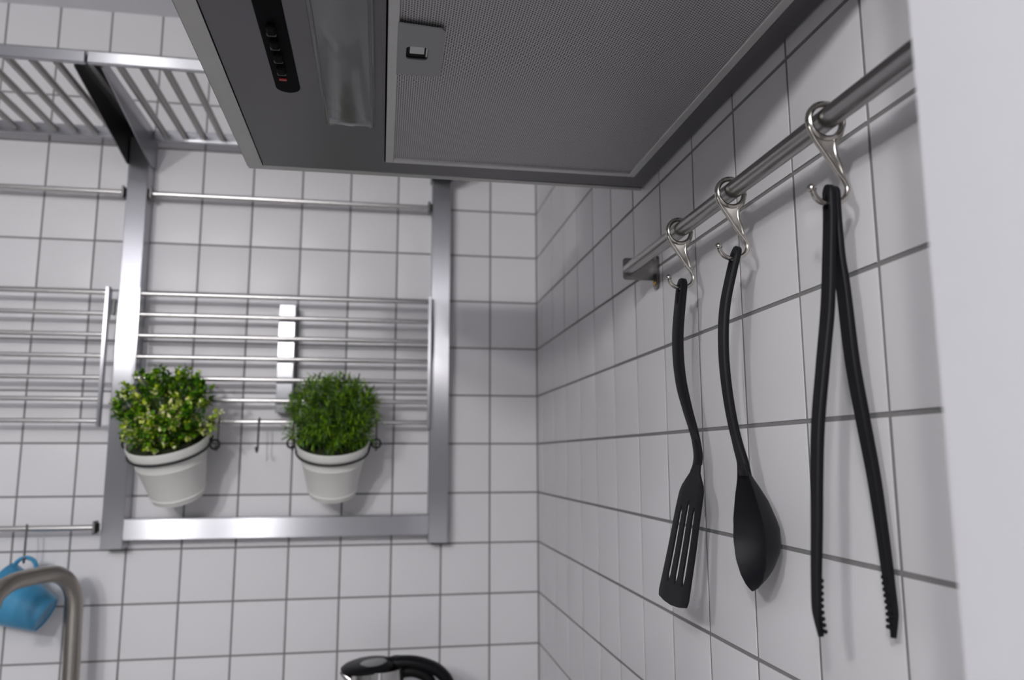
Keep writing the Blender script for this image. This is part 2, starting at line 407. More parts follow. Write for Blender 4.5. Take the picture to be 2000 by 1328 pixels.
# lamp: reflector tray and clear ribbed cover
b = MB()
b.box((LX0, LY0, UZ+0.016), (LX1, LY1, UZ+0.017)); b.box((LX0-0.001, LY0, UZ), (LX0, LY1, UZ+0.017)); b.box((LX1, LY0, UZ), (LX1+0.001, LY1, UZ+0.017)); b.box((LX0, LY1, UZ), (LX1, LY1+0.001, UZ+0.017))
hp('lamp_tray', b, M_TUBELAMP, smooth=0)
b = MB(); n = 14
for sgn, off in ((1, 0.0),):
    vs = []; xs = [LX0-0.0015+(LX1-LX0+0.003)*i/n for i in range(n+1)]
    def zz(i, e): 
        u = i/n
        if i in (0, n): return UZ-0.0012
        return UZ-0.0045-0.004*math.sin(PI*u)*e
    ys = [LY0, LY1-0.020, LY1-0.010, LY1-0.004, LY1-0.0015, LY1+0.002]; es = [1, 1, 0.8, 0.4, -0.4, -0.8]
    for y, e in zip(ys, es):
        for i, x in enumerate(xs): vs.append((x, y, zz(i, e)))
    fs = []
    for j in range(len(ys)-1):
        for i in range(n): a = j*(n+1)+i; fs.append((a, a+1, a+n+2, a+n+1))
    b.add(vs, fs)
lc = hp('lamp_cover', b, M_LENS, smooth=35)
# raised bright rim of the lamp cover
b = MB()
for a, c_, d_, e_ in ((LX0-0.003, LY0, LX0+0.0005, LY1+0.003), (LX1-0.0005, LY0, LX1+0.0025, LY1+0.003), (LX0, LY1+0.0005, LX1, LY1+0.003)):
    b.box((a, c_, UZ-0.0025), (d_, e_, UZ), 0.0008)
hp('cover_rim', b, M_LENS, lc, 30)
# control strip with buttons, following the photograph's slanted slot
cs0 = V((-0.4178, -1.16, 0)); cs1 = V((-0.4176, -0.9105, 0)); hw = 0.0110
b = MB(); poly = arc(cs1.x, cs1.y, hw, -10, 190, 14)+[(cs0.x-hw, cs0.y), (cs0.x+hw, cs0.y)]
b.prism(poly, lambda u, v, w: (u, v, w), UZ-0.0012, UZ+0.001)
cp = hp('control_strip', b, M_STRIP, smooth=30)
for k in range(4):
    b = MB(); yy = -1.0135+0.0220*k; xx = -0.4190
    b.box((xx-0.0036, yy-0.0062, UZ-0.006), (xx+0.0036, yy+0.0062, UZ-0.001), 0.0014)
    o = hp('push_button', b, M_STRIP, cp, 30)
    if True:
        b = MB(); b.box((xx-0.0048, yy+0.0072, UZ-0.0030), (xx+0.0030, yy+0.0125, UZ-0.001), 0.0008); hp('button_key', b, M_BTN, cp, 30)
b = MB(); b.box((-0.4235, -0.9280, UZ-0.0026), (-0.4165, -0.9245, UZ-0.001), 0.0006); tag(hp('indicator_lens', b, M_RED, cp, 30), 'small red indicator lens')
# chimney above the hood
b = MB(); b.box((-0.30, -1.12, HZ+0.058), (-0.002, -0.86, ZC-0.001), 0.003); hp('chimney', b, M_HOOD)

# ------------------------------------------------------------------ steel wall posts
PY = -0.04                                           # front face of posts
def post(name, xc, label, w=0.0385):
    t = thing(name, label, 'post', (xc, 0, -0.695), 'steel wall posts of the shelf system')
    b = MB()
    th = 0.0015                                      # C section
    b.box((-w/2, PY, 0), (w/2, PY+0.003, 0.80), 0.0012)
    b.build('face_plate', M_SVERT, t, 25)
    for s in (-1, 1):
        b = MB(); xx = s*(w/2-th/2)
        b.box((xx-th/2, PY+0.0022, 0.0008), (xx+th/2, -0.001, 0.7992)); b.build('side_flange', M_SVERT, t, 0)
    b = MB(); b.box((-w/2+th, PY+0.004, 0.001), (w/2-th, -0.001, 0.003)); b.build('end_cap', M_GAP, t, 0)
    return t
XL = -0.8117; XR = -0.2100
post('wall_post', XL, 'brushed steel wall post left of the plants, under the shelf bracket')
post('wall_post', XR, 'brushed steel wall post right of the plants, below the hood edge')

# ------------------------------------------------------------------ shelf brackets
def bracket(xc, label):
    t = thing('shelf_bracket', label, 'bracket', (xc, 0, 0.105), 'channel brackets carrying the slatted shelves')
    w = 0.0425; y1 = -0.3255; zt = 0.0255-0.006
    for s in (-1, 1):
        b = MB(); x = s*w/2
        poly = [(-0.001, zt), (-0.001, -0.052), (PY-0.003, -0.057), (y1, 0.000), (y1, zt)]
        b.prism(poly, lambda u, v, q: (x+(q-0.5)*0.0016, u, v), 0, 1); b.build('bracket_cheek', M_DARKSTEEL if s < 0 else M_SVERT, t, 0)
    b = MB(); b.box((-w/2, y1, zt-0.0016), (w/2, -0.001, zt)); b.build('bracket_web', M_DARKSTEEL, t, 0)
    b = MB(); b.box((-0.006, y1+0.004, zt-0.010), (0.004, -0.06, zt-0.0018), 0.001); b.build('centre_rib', M_DARKSTEEL, t, 20)
    for sx in (-0.010, 0.013):
        b = MB(); b.lathe([(0.0, 0.0), (0.0042, 0.0), (0.0042, 0.003), (0.0, 0.0035)], 10, org=(sx, y1+0.010, zt-0.006)); b.build('screw', M_NICKEL, t)
    b = MB(); b.sphere((0.008, PY-0.010, -0.006), 0.005, 10, 8); b.build('fixing_knob', M_BLACK, t)
bracket(XL, 'dark channel bracket joining two slatted shelves above the left wall post')
bracket(XR, 'channel bracket hidden above the cooker hood on the right wall post')

# ------------------------------------------------------------------ slatted shelves
def shelf(x0, x1, slats, label):
    t = thing('slatted_shelf', label, 'shelf', (x0, -0.03, 0.105), 'steel slatted shelves near the ceiling')
    o = V((x0, -0.03, 0.105))
    def P_(name, b, mt, sm=40): b.v = [tuple(V(v)-o) for v in b.v]; return b.build(name, mt, t, sm)
    b = MB(); b.box((x0, -0.338, 0.1070), (x1, -0.328, 0.1275), 0.0018); P_('front_rail', b, M_SHORZ, 30)
    b = MB(); b.box((x0+0.0222, -0.040, 0.1010), (x1-0.0222, -0.030, 0.1235), 0.0015); P_('back_rail', b, M_SHORZ, 30)
    for x in slats:
        b = MB(); b.tube([(x, -0.0405, 0.1120), (x, -0.3275, 0.1120)], 0.0062, 12); P_('slat', b, M_SLAT)
shelf(XL+0.0012, XR-0.001, [-0.7645+0.03636*k for k in range(15)], 'steel slatted shelf right of the bracket, partly hidden by the hood')
shelf(XL-0.60, XL-0.0012, [-0.8610-0.03640*k for k in range(15)], 'steel slatted shelf left of the bracket, running out of frame')

# ------------------------------------------------------------------ single hanging rails between posts
def rail(x0, x1, z, y, label, left_cap=True, right_cap=True):
    t = thing('hanging_rail', label, 'rail', (x0, y, z), 'thin steel rails between the posts')
    o = V((x0, y, z)); b = MB(); b.tube([(0.001, 0, 0), (x1-x0-0.001, 0, 0)], 0.0054, 12); b.build('rod', M_TUBE, t)
    for x, s, on in ((x0, 1, left_cap), (x1, -1, right_cap)):
        if not on: continue
        b = MB(); b.box((min(x, x+s*0.005)-x0, -0.010, -0.012), (max(x, x+s*0.005)-x0, 0.010, 0.012), 0.0015)
        b.build('end_bracket', M_DARKSTEEL, t, 25)
        b = MB(); b.box((min(x-s*0.0035, x)-x0, -0.006, -0.008), (max(x-s*0.0035, x)-x0, 0.006, 0.008), 0.001); b.build('mount_block', M_BLACK, t, 20)
EL = XL-0.0193; ER = XL+0.0193; RL = XR-0.0193
rail(ER+0.004, RL-0.004, -0.0085, -0.032, 'thin steel rail between the two posts just below the hood')
rail(XL-0.60, EL-0.004, -0.0085, -0.032, 'thin steel rail left of the left post, in line with the one under the hood')
rail(XL-0.60, EL-0.004, -0.6540, -0.050, 'thin steel rail near the post foot, holding the blue mug hook')

# flat bar at the posts' feet
b = MB(); b.box((ER-0.001, -0.0405, -0.6795), (RL+0.001, -0.0365, -0.6400), 0.0015)
o = b.build('flat_crossbar', M_SHORZ, None, 25)
t = thing('crossbar', 'wide brushed steel bar joining the feet of the two posts', 'bar', (ER, -0.04, -0.68)); 
o.name = 'bar_face'; o.parent = t; o.location = V((0, 0, 0))-V((ER, -0.04, -0.68))
b = MB(); b.box((ER-0.001, -0.0365, -0.6420), (RL+0.001, -0.006, -0.6405)); b.box((ER-0.001, -0.0365, -0.6790), (RL+0.001, -0.006, -0.6775))
o = b.build('bar_flange', M_SHORZ, t, 0); o.location = V((0, 0, 0))-V((ER, -0.04, -0.68))

# ------------------------------------------------------------------ drying racks (seven bars)
def rack(x0, x1, label, mid):
    yb = -0.052; zs = [-0.2150-0.04075*k for k in range(7)]
    t = thing('wall_rack', label, 'rack', (x0, 0, -0.46), 'seven bar steel racks fixed to the posts')
    o = V((x0, 0, -0.46))
    def P_(name, b, mt, sm=40): b.v = [tuple(V(v)-o) for v in b.v]; return b.build(name, mt, t, sm)
    for z in zs:
        b = MB(); b.tube([(x0+0.003, yb, z), (x1-0.003, yb, z)], 0.0046, 12); P_('bar', b, M_TUBE)
    for x, s in ((x0, 1), (x1, -1)):
        b = MB()
        poly = [(-0.060, -0.205), (-0.052, -0.203), (-0.038, -0.206), (-0.038, -0.262), (-0.044, -0.268), (-0.044, -0.470), (-0.058, -0.470)]
        b.prism(poly, lambda u, v, q: (x+s*0.005*q, u, v), 0, 1)
        P_('end_plate', b, M_SVERT, 20)
        b = MB(); b.box((min(x, x-s*0.006), -0.038, -0.255), (max(x, x-s*0.006), -0.028, -0.225), 0.001); P_('mount_tab', b, M_DARKSTEEL, 20)
    if mid:
        b = MB(); xm = -0.5145
        b.box((xm-0.0155, -0.0415, -0.4420), (xm+0.0155, -0.0395, -0.2260), 0.0008); P_('support_strap', b, M_SVERT, 20)
        b = MB(); b.box((xm+0.0135, -0.0395, -0.4415), (xm+0.0150, -0.001, -0.2265)); b.box((xm-0.0150, -0.0395, -0.4415), (xm-0.0135, -0.001, -0.2265)); P_('strap_flange', b, M_SVERT, 0)
rack(ER+0.001, RL-0.001, 'seven bar steel rack between the posts, above the two plants', True)
rack(XL-0.60, EL-0.012, 'seven bar steel rack at the left edge of the frame', False)

# ------------------------------------------------------------------ small S hooks (in the y-z plane)
hk = MB()
pts = [(0, y, z) for y, z in arc(0, 0, 0.0062, -20, 200, 10)] + [(0, -0.0058, -0.010), (0, -0.0062, -0.040)] + [(0, -0.0062-0.009+y, -0.046+z) for y, z in arc(0, 0, 0.009, 0, -170, 9)]
hk.tube(pts, 0.0019, 8); hk.sphere(pts[-1], 0.0027, 8, 6)
hook_me = hk.mesh('small_hook', M_DARKSTEEL)
def small_hook(x, y, z, label, rz=0.0, me=None, sz=1.0):
    o = link('small_hook', me or hook_me, None, (x, y, z)); tag(o, label, 'hook', 'small steel hooks on the rack and rail'); o.rotation_euler = (0, 0, rz); o.scale = (sz,)*3
    return o
ZB = -0.4595
small_hook(-0.5566, -0.052, ZB, 'empty small steel hook hanging between the two plants', 0.0, sz=1.05)
small_hook(-0.9530, -0.050, -0.6540, 'small steel hook on the lower rail holding the blue mug', math.radians(22), sz=1.05)

# ------------------------------------------------------------------ potted plants with wire holders
def rot_frame(tilt, roll):
    return (Matrix.Rotation(roll, 3, 'Y') @ Matrix.Rotation(tilt, 3, 'X'))
def hexcol(r, g, b_): return tuple(min(0.9, 1.45*(c/255)**2.2) for c in (r, g, b_))
def leaf(b, base, d, up, L, w, col, pts=6, cup=0.15):
    d = d.normalized(); sd = d.cross(up); 
    if sd.length < 1e-4: sd = d.cross(V((1, 0, 0)))
    sd.normalize(); nn = sd.cross(d)
    p0 = base; p1 = base+d*L*0.35+sd*w/2+nn*w*cup; p2 = base+d*L*0.75+sd*w*0.42+nn*w*cup; p3 = base+d*L
    p4 = base+d*L*0.75-sd*w*0.42+nn*w*cup; p5 = base+d*L*0.35-sd*w/2+nn*w*cup; c1 = base+d*L*0.55
    b.add([p0, p1, p2, p3, p4, p5, c1], [(0, 1, 6), (1, 2, 6), (2, 3, 6), (3, 4, 6), (4, 5, 6), (5, 0, 6)]); b.c += [col]*6
def plant(cx, cy, cz, sc, tilt, roll, kind, label, ball):
    t = thing('potted_plant', label, 'potted plant', (cx, cy, cz), 'potted plants hanging on the rack')
    A = rot_frame(tilt, roll)
    R1, R2, H = 0.0675*sc, 0.0435*sc, 0.108*sc
    def r_at(z): return R1*0.955+(R2-R1*0.955)*(-z/H)
    prof = [(0, -H), (R2-0.003, -H), (R2, -H+0.002), (r_at(-H+0.010)+0.0006, -H+0.010), (r_at(-H+0.013)+0.0012, -H+0.0115), (r_at(-H+0.013), -H+0.014),
            (r_at(-0.040), -0.040*sc), (r_at(-0.038)+0.0012, -0.038*sc), (r_at(-0.036), -0.036*sc), (r_at(-0.0165), -0.0185*sc), (r_at(-0.0165)+0.0008, -0.0165*sc), (R1*0.965, -0.0145*sc),
            (R1, -0.002), (R1-0.0006, 0.0008), (R1-0.002, 0.0008), (R1-0.0028, -0.001), (r_at(-0.02)-0.003, -0.020*sc), (R2-0.003, -H+0.004), (0, -H+0.004)]
    b = MB(); b.lathe(prof, 40, A); b.build('pot', M_POT, t, 35)
    b = MB(); b.lathe([(0, -0.006), (R1*0.5, -0.007), (R1-0.0035, -0.012)], 24, A); b.build('soil', M_SOIL, t)
    f = MB(); st = MB(); rnd = random.Random(11 if kind == 'box' else 23)
    bc = V(ball[:3])-V((cx, cy, cz)); br = ball[3]
    N = 460 if kind == 'box' else 430
    for i in range(N):
        # direction over a ball, fuller at front and top
        u = rnd.uniform(-0.98, 1); a = rnd.uniform(0, 2*PI); q = math.sqrt(1-u*u)
        d = V((q*math.cos(a), q*math.sin(a), u))
        rr = br*rnd.choice((0.62, 0.8, 0.92, 1.0))*rnd.uniform(0.90, 1.07)
        tip = bc+V((d.x, d.y*0.85, d.z*(0.92 if d.z > 0 else 0.9)))*rr
        if (tip.y+cy) > -0.066 and rnd.random() < 0.95: tip.y = -0.066-cy-rnd.uniform(0, 0.02)
        loc = A.transposed() @ tip
        if loc.z < 0.000: 
            q_ = math.hypot(loc.x, loc.y); k_ = min(1.0, (R1-0.001)/max(q_, 1e-4))*rnd.uniform(0.8, 1.02)
            tip = A @ V((loc.x*k_, loc.y*k_, 0.004+rnd.uniform(0, 0.012)))
        root = A @ V((d.x*R1*0.5*rnd.random(), d.y*R1*0.5*rnd.random(), -0.008))
        mid = root.lerp(tip, 0.5)+V((0, 0, 0.006))
        st.tube([root, mid, tip], 0.0006, 3)
        od = (tip-bc); od.normalize(); od = (od+V((0, 0, 0.25))).normalized()
        if kind == 'box':
            tone = rnd.random(); hz = (tip.z-bc.z)/br
            pale = tone < (0.52 if hz < 0.25 else 0.24)
            for k in range(rnd.randint(9, 13)):
                a = rnd.uniform(0, 2*PI); e1 = od.orthogonal().normalized(); e2 = od.cross(e1)
                ld = (od*rnd.uniform(0.1, 1.0)+(e1*math.cos(a)+e2*math.sin(a))*rnd.uniform(0.5, 1)).normalized()
                base = tip-od*rnd.uniform(0, 0.016)
                if pale: col = rnd.choice([hexcol(196, 204, 110), hexcol(208, 212, 158), hexcol(160, 178, 45), hexcol(132, 156, 30), hexcol(88, 128, 20)])
                else: col = rnd.choice([hexcol(62, 104, 14), hexcol(84, 126, 18), hexcol(110, 146, 28), hexcol(44, 84, 16), hexcol(34, 66, 18)])
                leaf(f, base, ld, V((0, 0, 1)), rnd.uniform(0.0075, 0.0110), rnd.uniform(0.0050, 0.0072), col)
        else:
            for k in range(rnd.randint(9, 12)):
                a = rnd.uniform(0, 2*PI); e1 = od.orthogonal().normalized(); e2 = od.cross(e1)
                ld = (od*rnd.uniform(0.15, 1.0)+(e1*math.cos(a)+e2*math.sin(a))*rnd.uniform(0.5, 1)).normalized()
                base = tip-od*rnd.uniform(0, 0.018)
                col = rnd.choice([hexcol(84, 118, 22), hexcol(66, 98, 24), hexcol(96, 128, 20), hexcol(56, 84, 38), hexcol(70, 96, 58), hexcol(104, 134, 36)])
                leaf(f, base, ld, V((0, 0, 1)), rnd.uniform(0.012, 0.019), rnd.uniform(0.0024, 0.0034), col, cup=0.3)
    o = f.build('foliage', M_LEAF, t, 0); o['kind'] = 'stuff'
    o = st.build('stems', M_STEM, t, 60); o['kind'] = 'stuff'
    return A, R1, r_at

def holder(cx, cy, cz, A, rr, zr, loops, label):
    t = thing('wire_pot_holder', label, 'pot holder', (cx, cy, cz), 'black wire holders around the pots')
    b = MB(); b.tube([A @ V((rr*math.cos(2*PI*i/48), rr*math.sin(2*PI*i/48), zr)) for i in range(48)], 0.0021, 8, closed=True); b.build('wire_ring', M_WIRE, t)
    for s, (lx, ly, lz), rl in loops:
        p0 = A @ V((rr*s, 0.0, zr)); c = V((lx, ly, lz))-V((cx, cy, cz))
        b = MB()
        top = p0.lerp(c, 0.45)+V((0, 0, 0.014)); out = c+V((-s*rl, 0, 0.004))
        path = spline([tuple(p0), tuple(p0.lerp(top, 0.6)+V((0, 0, 0.002))), tuple(top), tuple(out)], 5)[:-1]
        path += [(c.x-s*rl*math.cos(a), c.y-0.002*a/6, c.z-rl*math.sin(a)) for a in [2*PI*0.92*i/16 for i in range(17)]]
        b.tube(path, 0.0020, 8); b.build('wire_curl', M_WIRE, t)

# world positions recovered from the photograph (pots lean forward, left one also rolls)
def at(px, py, y):
    d = rt*((px-1000)/1512.525)+dn*((py-664)/1512.525)+fw; k = (y-CAM.y)/d.y; return CAM+d*k
c1 = at(327, 858, -0.118); c2 = at(650, 862, -0.112)
A1, r1, ra1 = plant(c1.x, c1.y, c1.z, 1.06, math.radians(25), math.radians(-8), 'box', 'potted boxwood-like plant with yellow-green tips, near the left post', (*at(325, 806, -0.135), 0.090))
A2, r2, ra2 = plant(c2.x, c2.y, c2.z, 1.0, math.radians(25), math.radians(0), 'needle', 'potted plant with fine dark green needle leaves, right one of the pair', (*at(650, 812, -0.128), 0.087))
l1a, l1b = at(247, 868, -0.082), at(420, 868, -0.082)
l2a, l2b = at(570, 866, -0.082), at(735, 866, -0.082)
holder(c1.x, c1.y, c1.z, A1, 0.0705, -0.0185, [(-1, l1a, 0.0075), (1, l1b, 0.0085)], 'black wire ring holding the left pot with yellow-green plant')
holder(c2.x, c2.y, c2.z, A2, 0.0668, -0.018, [(-1, l2a, 0.0085), (1, l2b, 0.0085)], 'black wire ring holding the right pot with needle-leaved plant')
for p, lab in ((l1a, 'small hook left of the yellow-green plant, behind its leaves'), (l1b, 'small hook right of the yellow-green plant, holding the wire curl'),
               (l2a, 'small hook left of the needle-leaved plant, holding the wire curl'), (l2b, 'small hook right of the needle-leaved plant, holding the wire curl')):
    small_hook(p.x, -0.052, ZB, lab, 0.0, sz=1.0)

# ------------------------------------------------------------------ blue mug
my = -0.064
bc = at(90, 1201, my); mc = at(-9, 1154, my)
ax = (mc-bc); Lm = ax.length; ax.normalize(); xx = V((0, 1, 0)); yy = ax.cross(xx); A = Matrix((xx, yy, ax)).transposed()
t = thing('mug', 'light blue glazed mug hanging by its handle from a small hook, lower left', 'mug', tuple(bc))
rb, rm = 0.0315, 0.053
prof = [(0, 0.002), (rb-0.005, 0.002), (rb-0.004, 0), (rb-0.001, 0), (rb, 0.002)]+[(rb+(rm-rb)*(0.25*math.sin(u*PI/2)+0.75*u), 0.002+(Lm-0.002)*u) for u in (0.1, 0.25, 0.4, 0.55, 0.7, 0.85, 1)]+[(rm-0.002, Lm+0.001), (rm-0.004, Lm-0.002)]+[(rb+(rm-rb)*(0.25*math.sin(u*PI/2)+0.75*u)-0.004, 0.004+(Lm-0.004)*u) for u in (0.8, 0.5, 0.2, 0.05)]+[(0, 0.006)]
b = MB(); b.lathe(prof, 40, A); b.build('mug_body', M_BLUE, t, 40)
hc = at(49, 1111, my)-bc; b = MB(); hr = 0.0185
pp = [(hc.x+hr*math.cos(a), 0, hc.z+hr*1.05*math.sin(a)) for a in [math.radians(-62+(305)*i/24) for i in range(25)]]
b.sweep(pp, [(math.cos(q)*0.0055, math.sin(q)*0.0035) for q in [2*PI*i/10 for i in range(10)]], side=(0, 1, 0)); b.build('handle', M_BLUE, t)

# ------------------------------------------------------------------ kitchen tap
ty = -0.078
t = thing('kitchen_tap', 'bent satin nickel kitchen tap at the lower left, in front of the blue mug', 'tap', (at(138, 1320, ty).x, ty, ZW))
o_ = V(t.location)
path = [at(q[0], q[1], q[2]) for q in ((137.5, 1328, ty), (141, 1260, ty), (144, 1205, ty), (145, 1175, ty-0.001), (141, 1152, ty-0.005), (131, 1134, ty-0.013), (115, 1123, ty-0.026), (97, 1121, ty-0.042), (62, 1127, ty-0.074), (30, 1135, ty-0.103), (8, 1147, ty-0.122), (-12, 1168, ty-0.137), (-24, 1202, ty-0.145))]
path = [V((path[0].x, ty, ZW+0.03))]+path
path = spline([tuple(p-o_) for p in path], 6)
b = MB(); b.tube(path, 0.0142, 20); b.build('spout', M_FAUCET, t)
b = MB(); b.lathe([(0, 0.001), (0.026, 0.001), (0.026, 0.006), (0.022, 0.009), (0.021, 0.05), (0.016, 0.056), (0, 0.056)], 28); b.build('tap_base', M_FAUCET, t)
b = MB(); b.tube([(0.018, 0, 0.03), (0.05, -0.01, 0.036), (0.075, -0.018, 0.05)], 0.005, 10); b.build('lever', M_FAUCET, t)
e = V(path[-1]); d = (V(path[-1])-V(path[-3])).normalized()
b = MB(); b.tube([e-d*0.004, e+d*0.014], 0.0140, 20); b.build('aerator', M_NICKEL, t)

# ------------------------------------------------------------------ kettle
ky = -0.165; kc = at(738, 1318, ky)
t = thing('kettle', 'stainless steel electric kettle with black lid and handle at the bottom edge', 'kettle', (kc.x, ky, ZW))
ztop = at(738, 1301, ky).z-ZW; rtop = 0.0460; rbot = 0.072
b = MB(); b.lathe([(0, 0.001), (0.074, 0.001), (0.076, 0.006), (0.074, 0.018), (0, 0.018)], 40); b.build('power_base', M_BLACK, t)
b = MB(); b.lathe([(0, 0.019), (rbot, 0.019), (rbot+0.001, 0.03)]+[(rbot+(rtop-rbot)*u**0.9, 0.03+(ztop-0.03)*u) for u in (0.2, 0.4, 0.6, 0.8, 1)]+[(rtop-0.002, ztop), (0, ztop-0.003)], 48); b.build('kettle_body', M_KSTEEL, t)
b = MB(); b.lathe([(0.0, ztop-0.002), (rtop+0.0012, ztop-0.0015), (rtop+0.0015, ztop+0.0040), (rtop*0.92, ztop+0.0075), (rtop*0.70, ztop+0.0105), (0, ztop+0.0115)], 40, Matrix.Rotation(math.radians(-5), 3, 'Y')); b.build('lid', M_BLACK, t)
b = MB(); b.lathe([(0, 0.0010), (0.021, 0.0008), (0.024, -0.001), (0.022, -0.004)], 30, Matrix.Rotation(math.radians(-6), 3, 'Y'), (-0.009, -0.014, ztop+0.0108)); tag(b.build('lid_inset', M_KGREY, t), 'lighter grey oval set into the lid')
b = MB(); b.sweep([(-rtop+0.012, 0, ztop-0.030), (-rtop-0.004, 0, ztop-0.016), (-rtop-0.018, 0, ztop-0.0055)], [(math.cos(2*PI*i/12)*0.016, math.sin(2*PI*i/12)*0.010) for i in range(12)], side=(0, 1, 0), scales=[(1, 1.2), (0.8, 0.9), (0.3, 0.35)]); b.build('spout', M_KSTEEL, t)
hpth = spline([(0.012, 0, ztop+0.006), (0.045, 0, ztop+0.0065), (0.075, 0, ztop+0.0015), (0.108, 0, ztop-0.014), (0.128, 0, ztop-0.045), (0.126, 0, ztop-0.105), (0.100, 0, ztop-0.145), (0.068, 0, ztop-0.150)], 6)
nn = len(hpth)
b = MB(); b.sweep(hpth, [(math.cos(2*PI*i/14)*0.013, math.sin(2*PI*i/14)*0.009) for i in range(14)], side=(0, 1, 0), scales=[0.7+0.5*math.sin(PI*min(1, 0.15+i/nn)) for i in range(nn)]); b.build('handle', M_BLACK, t)
b = MB(); b.sweep(spline([(0.036, 0, ztop-0.012), (0.066, 0, ztop-0.012), (0.092, 0, ztop-0.030), (0.100, 0, ztop-0.08)], 5), [(math.cos(2*PI*i/10)*0.010, math.sin(2*PI*i/10)*0.010) for i in range(10)], side=(0, 1, 0)); b.build('handle_grip', M_BLACK, t)
b = MB(); b.lathe([(0, 0.004), (0.009, 0.003), (0.011, 0), (0.010, -0.004)], 20, None, (0.032, 0, ztop+0.0125)); b.build('lid_button', M_BLACK, t)

# ------------------------------------------------------------------ utensil rail on the right wall
RX, RZ, RR = -0.035, -0.3035, 0.0075
t = thing('utensil_rail', 'thick satin steel rail on the right wall carrying the black utensils', 'rail', (RX, -0.733, RZ))
b = MB(); b.tube([(0, -0.003, 0), (0, 0.733-1.326+0.0005, 0)], RR, 24); b.build('rod', M_RAIL, t)
b = MB(); b.prism(rrect(-0.0060-0.0005, -0.0125, 0.034, 0.0140, 0.0035, 3), lambda u, v, q: (u, q, v), -0.0025, 0.0); b.build('arm_plate', M_DARKSTEEL, t, 30)
b = MB(); b.prism(rrect(-0.014, -0.0245, 0.0, 0.0165, 0.006, 5), lambda u, v, q: (q, u, v), 0.0315, 0.0345); fp = b.build('wall_plate', M_DARKSTEEL, t, 30)
b = MB(); b.sphere((0.031, -0.007, -0.0165), 0.0036, 12, 8, (0.5, 1, 1)); b.sphere((0.0305, -0.007, -0.0165), 0.0016, 8, 6); tag(b.build('screw', M_BRASS, fp), 'brass coloured screw head')
b = MB(); b.lathe([(0, 0), (RR-0.0015, 0), (RR-0.0015, 0.003), (0, 0.003)], 16, Matrix.Rotation(-PI/2, 3, 'X'), (0, -0.0055, 0)); b.build('end_plug', M_BLACK, t)

# ------------------------------------------------------------------ big utensil hooks (in the x-z plane), three alike
def big_hook_parts():
    # local coordinates relative to rail axis (RX,RZ)
    def L_(x, z): return (x-RX, 0, z-RZ)
    rc = L_(-0.0350, -0.3043)
    a = MB(); RO = 0.0122
    ring = [(rc[0]+RO*math.cos(q), 0, rc[2]+RO*math.sin(q)) for q in [2*PI*i/36 for i in range(36)]]
    a.sweep(ring, [(u*1.25, v) for u, v in [(0.0025*math.cos(2*PI*i/10), 0.0022*math.sin(2*PI*i/10)) for i in range(10)]], side=(0, 1, 0), closed=True)
    st = MB()
    pl = spline([L_(-0.0474, -0.3065), L_(-0.0452, -0.3140), L_(-0.0375, -0.3260), L_(-0.0290, -0.3385), L_(-0.0238, -0.3455), L_(-0.0220, -0.3515), L_(-0.0245, -0.3572), L_(-0.0315, -0.3615), L_(-0.0400, -0.3615), L_(-0.0455, -0.3580), L_(-0.0476, -0.3530)], 5)
    st.tube(pl, 0.0020, 10, side=(0, 1, 0))
    st.tube(spline([L_(-0.0225, -0.3075), L_(-0.0250, -0.3140), L_(-0.0290, -0.3190), L_(-0.0290, -0.3270), L_(-0.0262, -0.3350), L_(-0.0240, -0.3440)], 5), 0.0016, 10, side=(0, 1, 0))
    web = [L_(-0.0460, -0.3120), L_(-0.0425, -0.3140), L_(-0.0350, -0.3163), L_(-0.0270, -0.3145), L_(-0.0285, -0.3190), L_(-0.0290, -0.3270), L_(-0.0262, -0.3350), L_(-0.0240, -0.3440), L_(-0.0290, -0.3390), L_(-0.0375, -0.3262)]
    st.prism([(p[0], p[2]) for p in web], lambda u, v, q: (u, (q-0.5)*0.0016, v), 0, 1)
    bl = MB(); bl.sphere(L_(-0.0480, -0.3518), 0.0031, 16, 10)
    return a, st, bl
a, st, bl = big_hook_parts()
hy = (-1.1595, -1.0150, -0.8986)
t = thing('utensil_hook', 'polished nickel S hook nearest the camera, holding the tongs', 'hook', (RX, hy[0], RZ), 'nickel S hooks on the utensil rail')
a.build('ring', M_NICKEL, t); st.build('stem', M_NICKEL, t, 50); bl.build('ball_tip', M_NICKEL, t)
copy_tree(t, (RX, hy[1], RZ), None, 'polished nickel S hook in the middle of the rail, holding the spoon')
copy_tree(t, (RX, hy[2], RZ), None, 'polished nickel S hook nearest the rail bracket, holding the slotted turner')

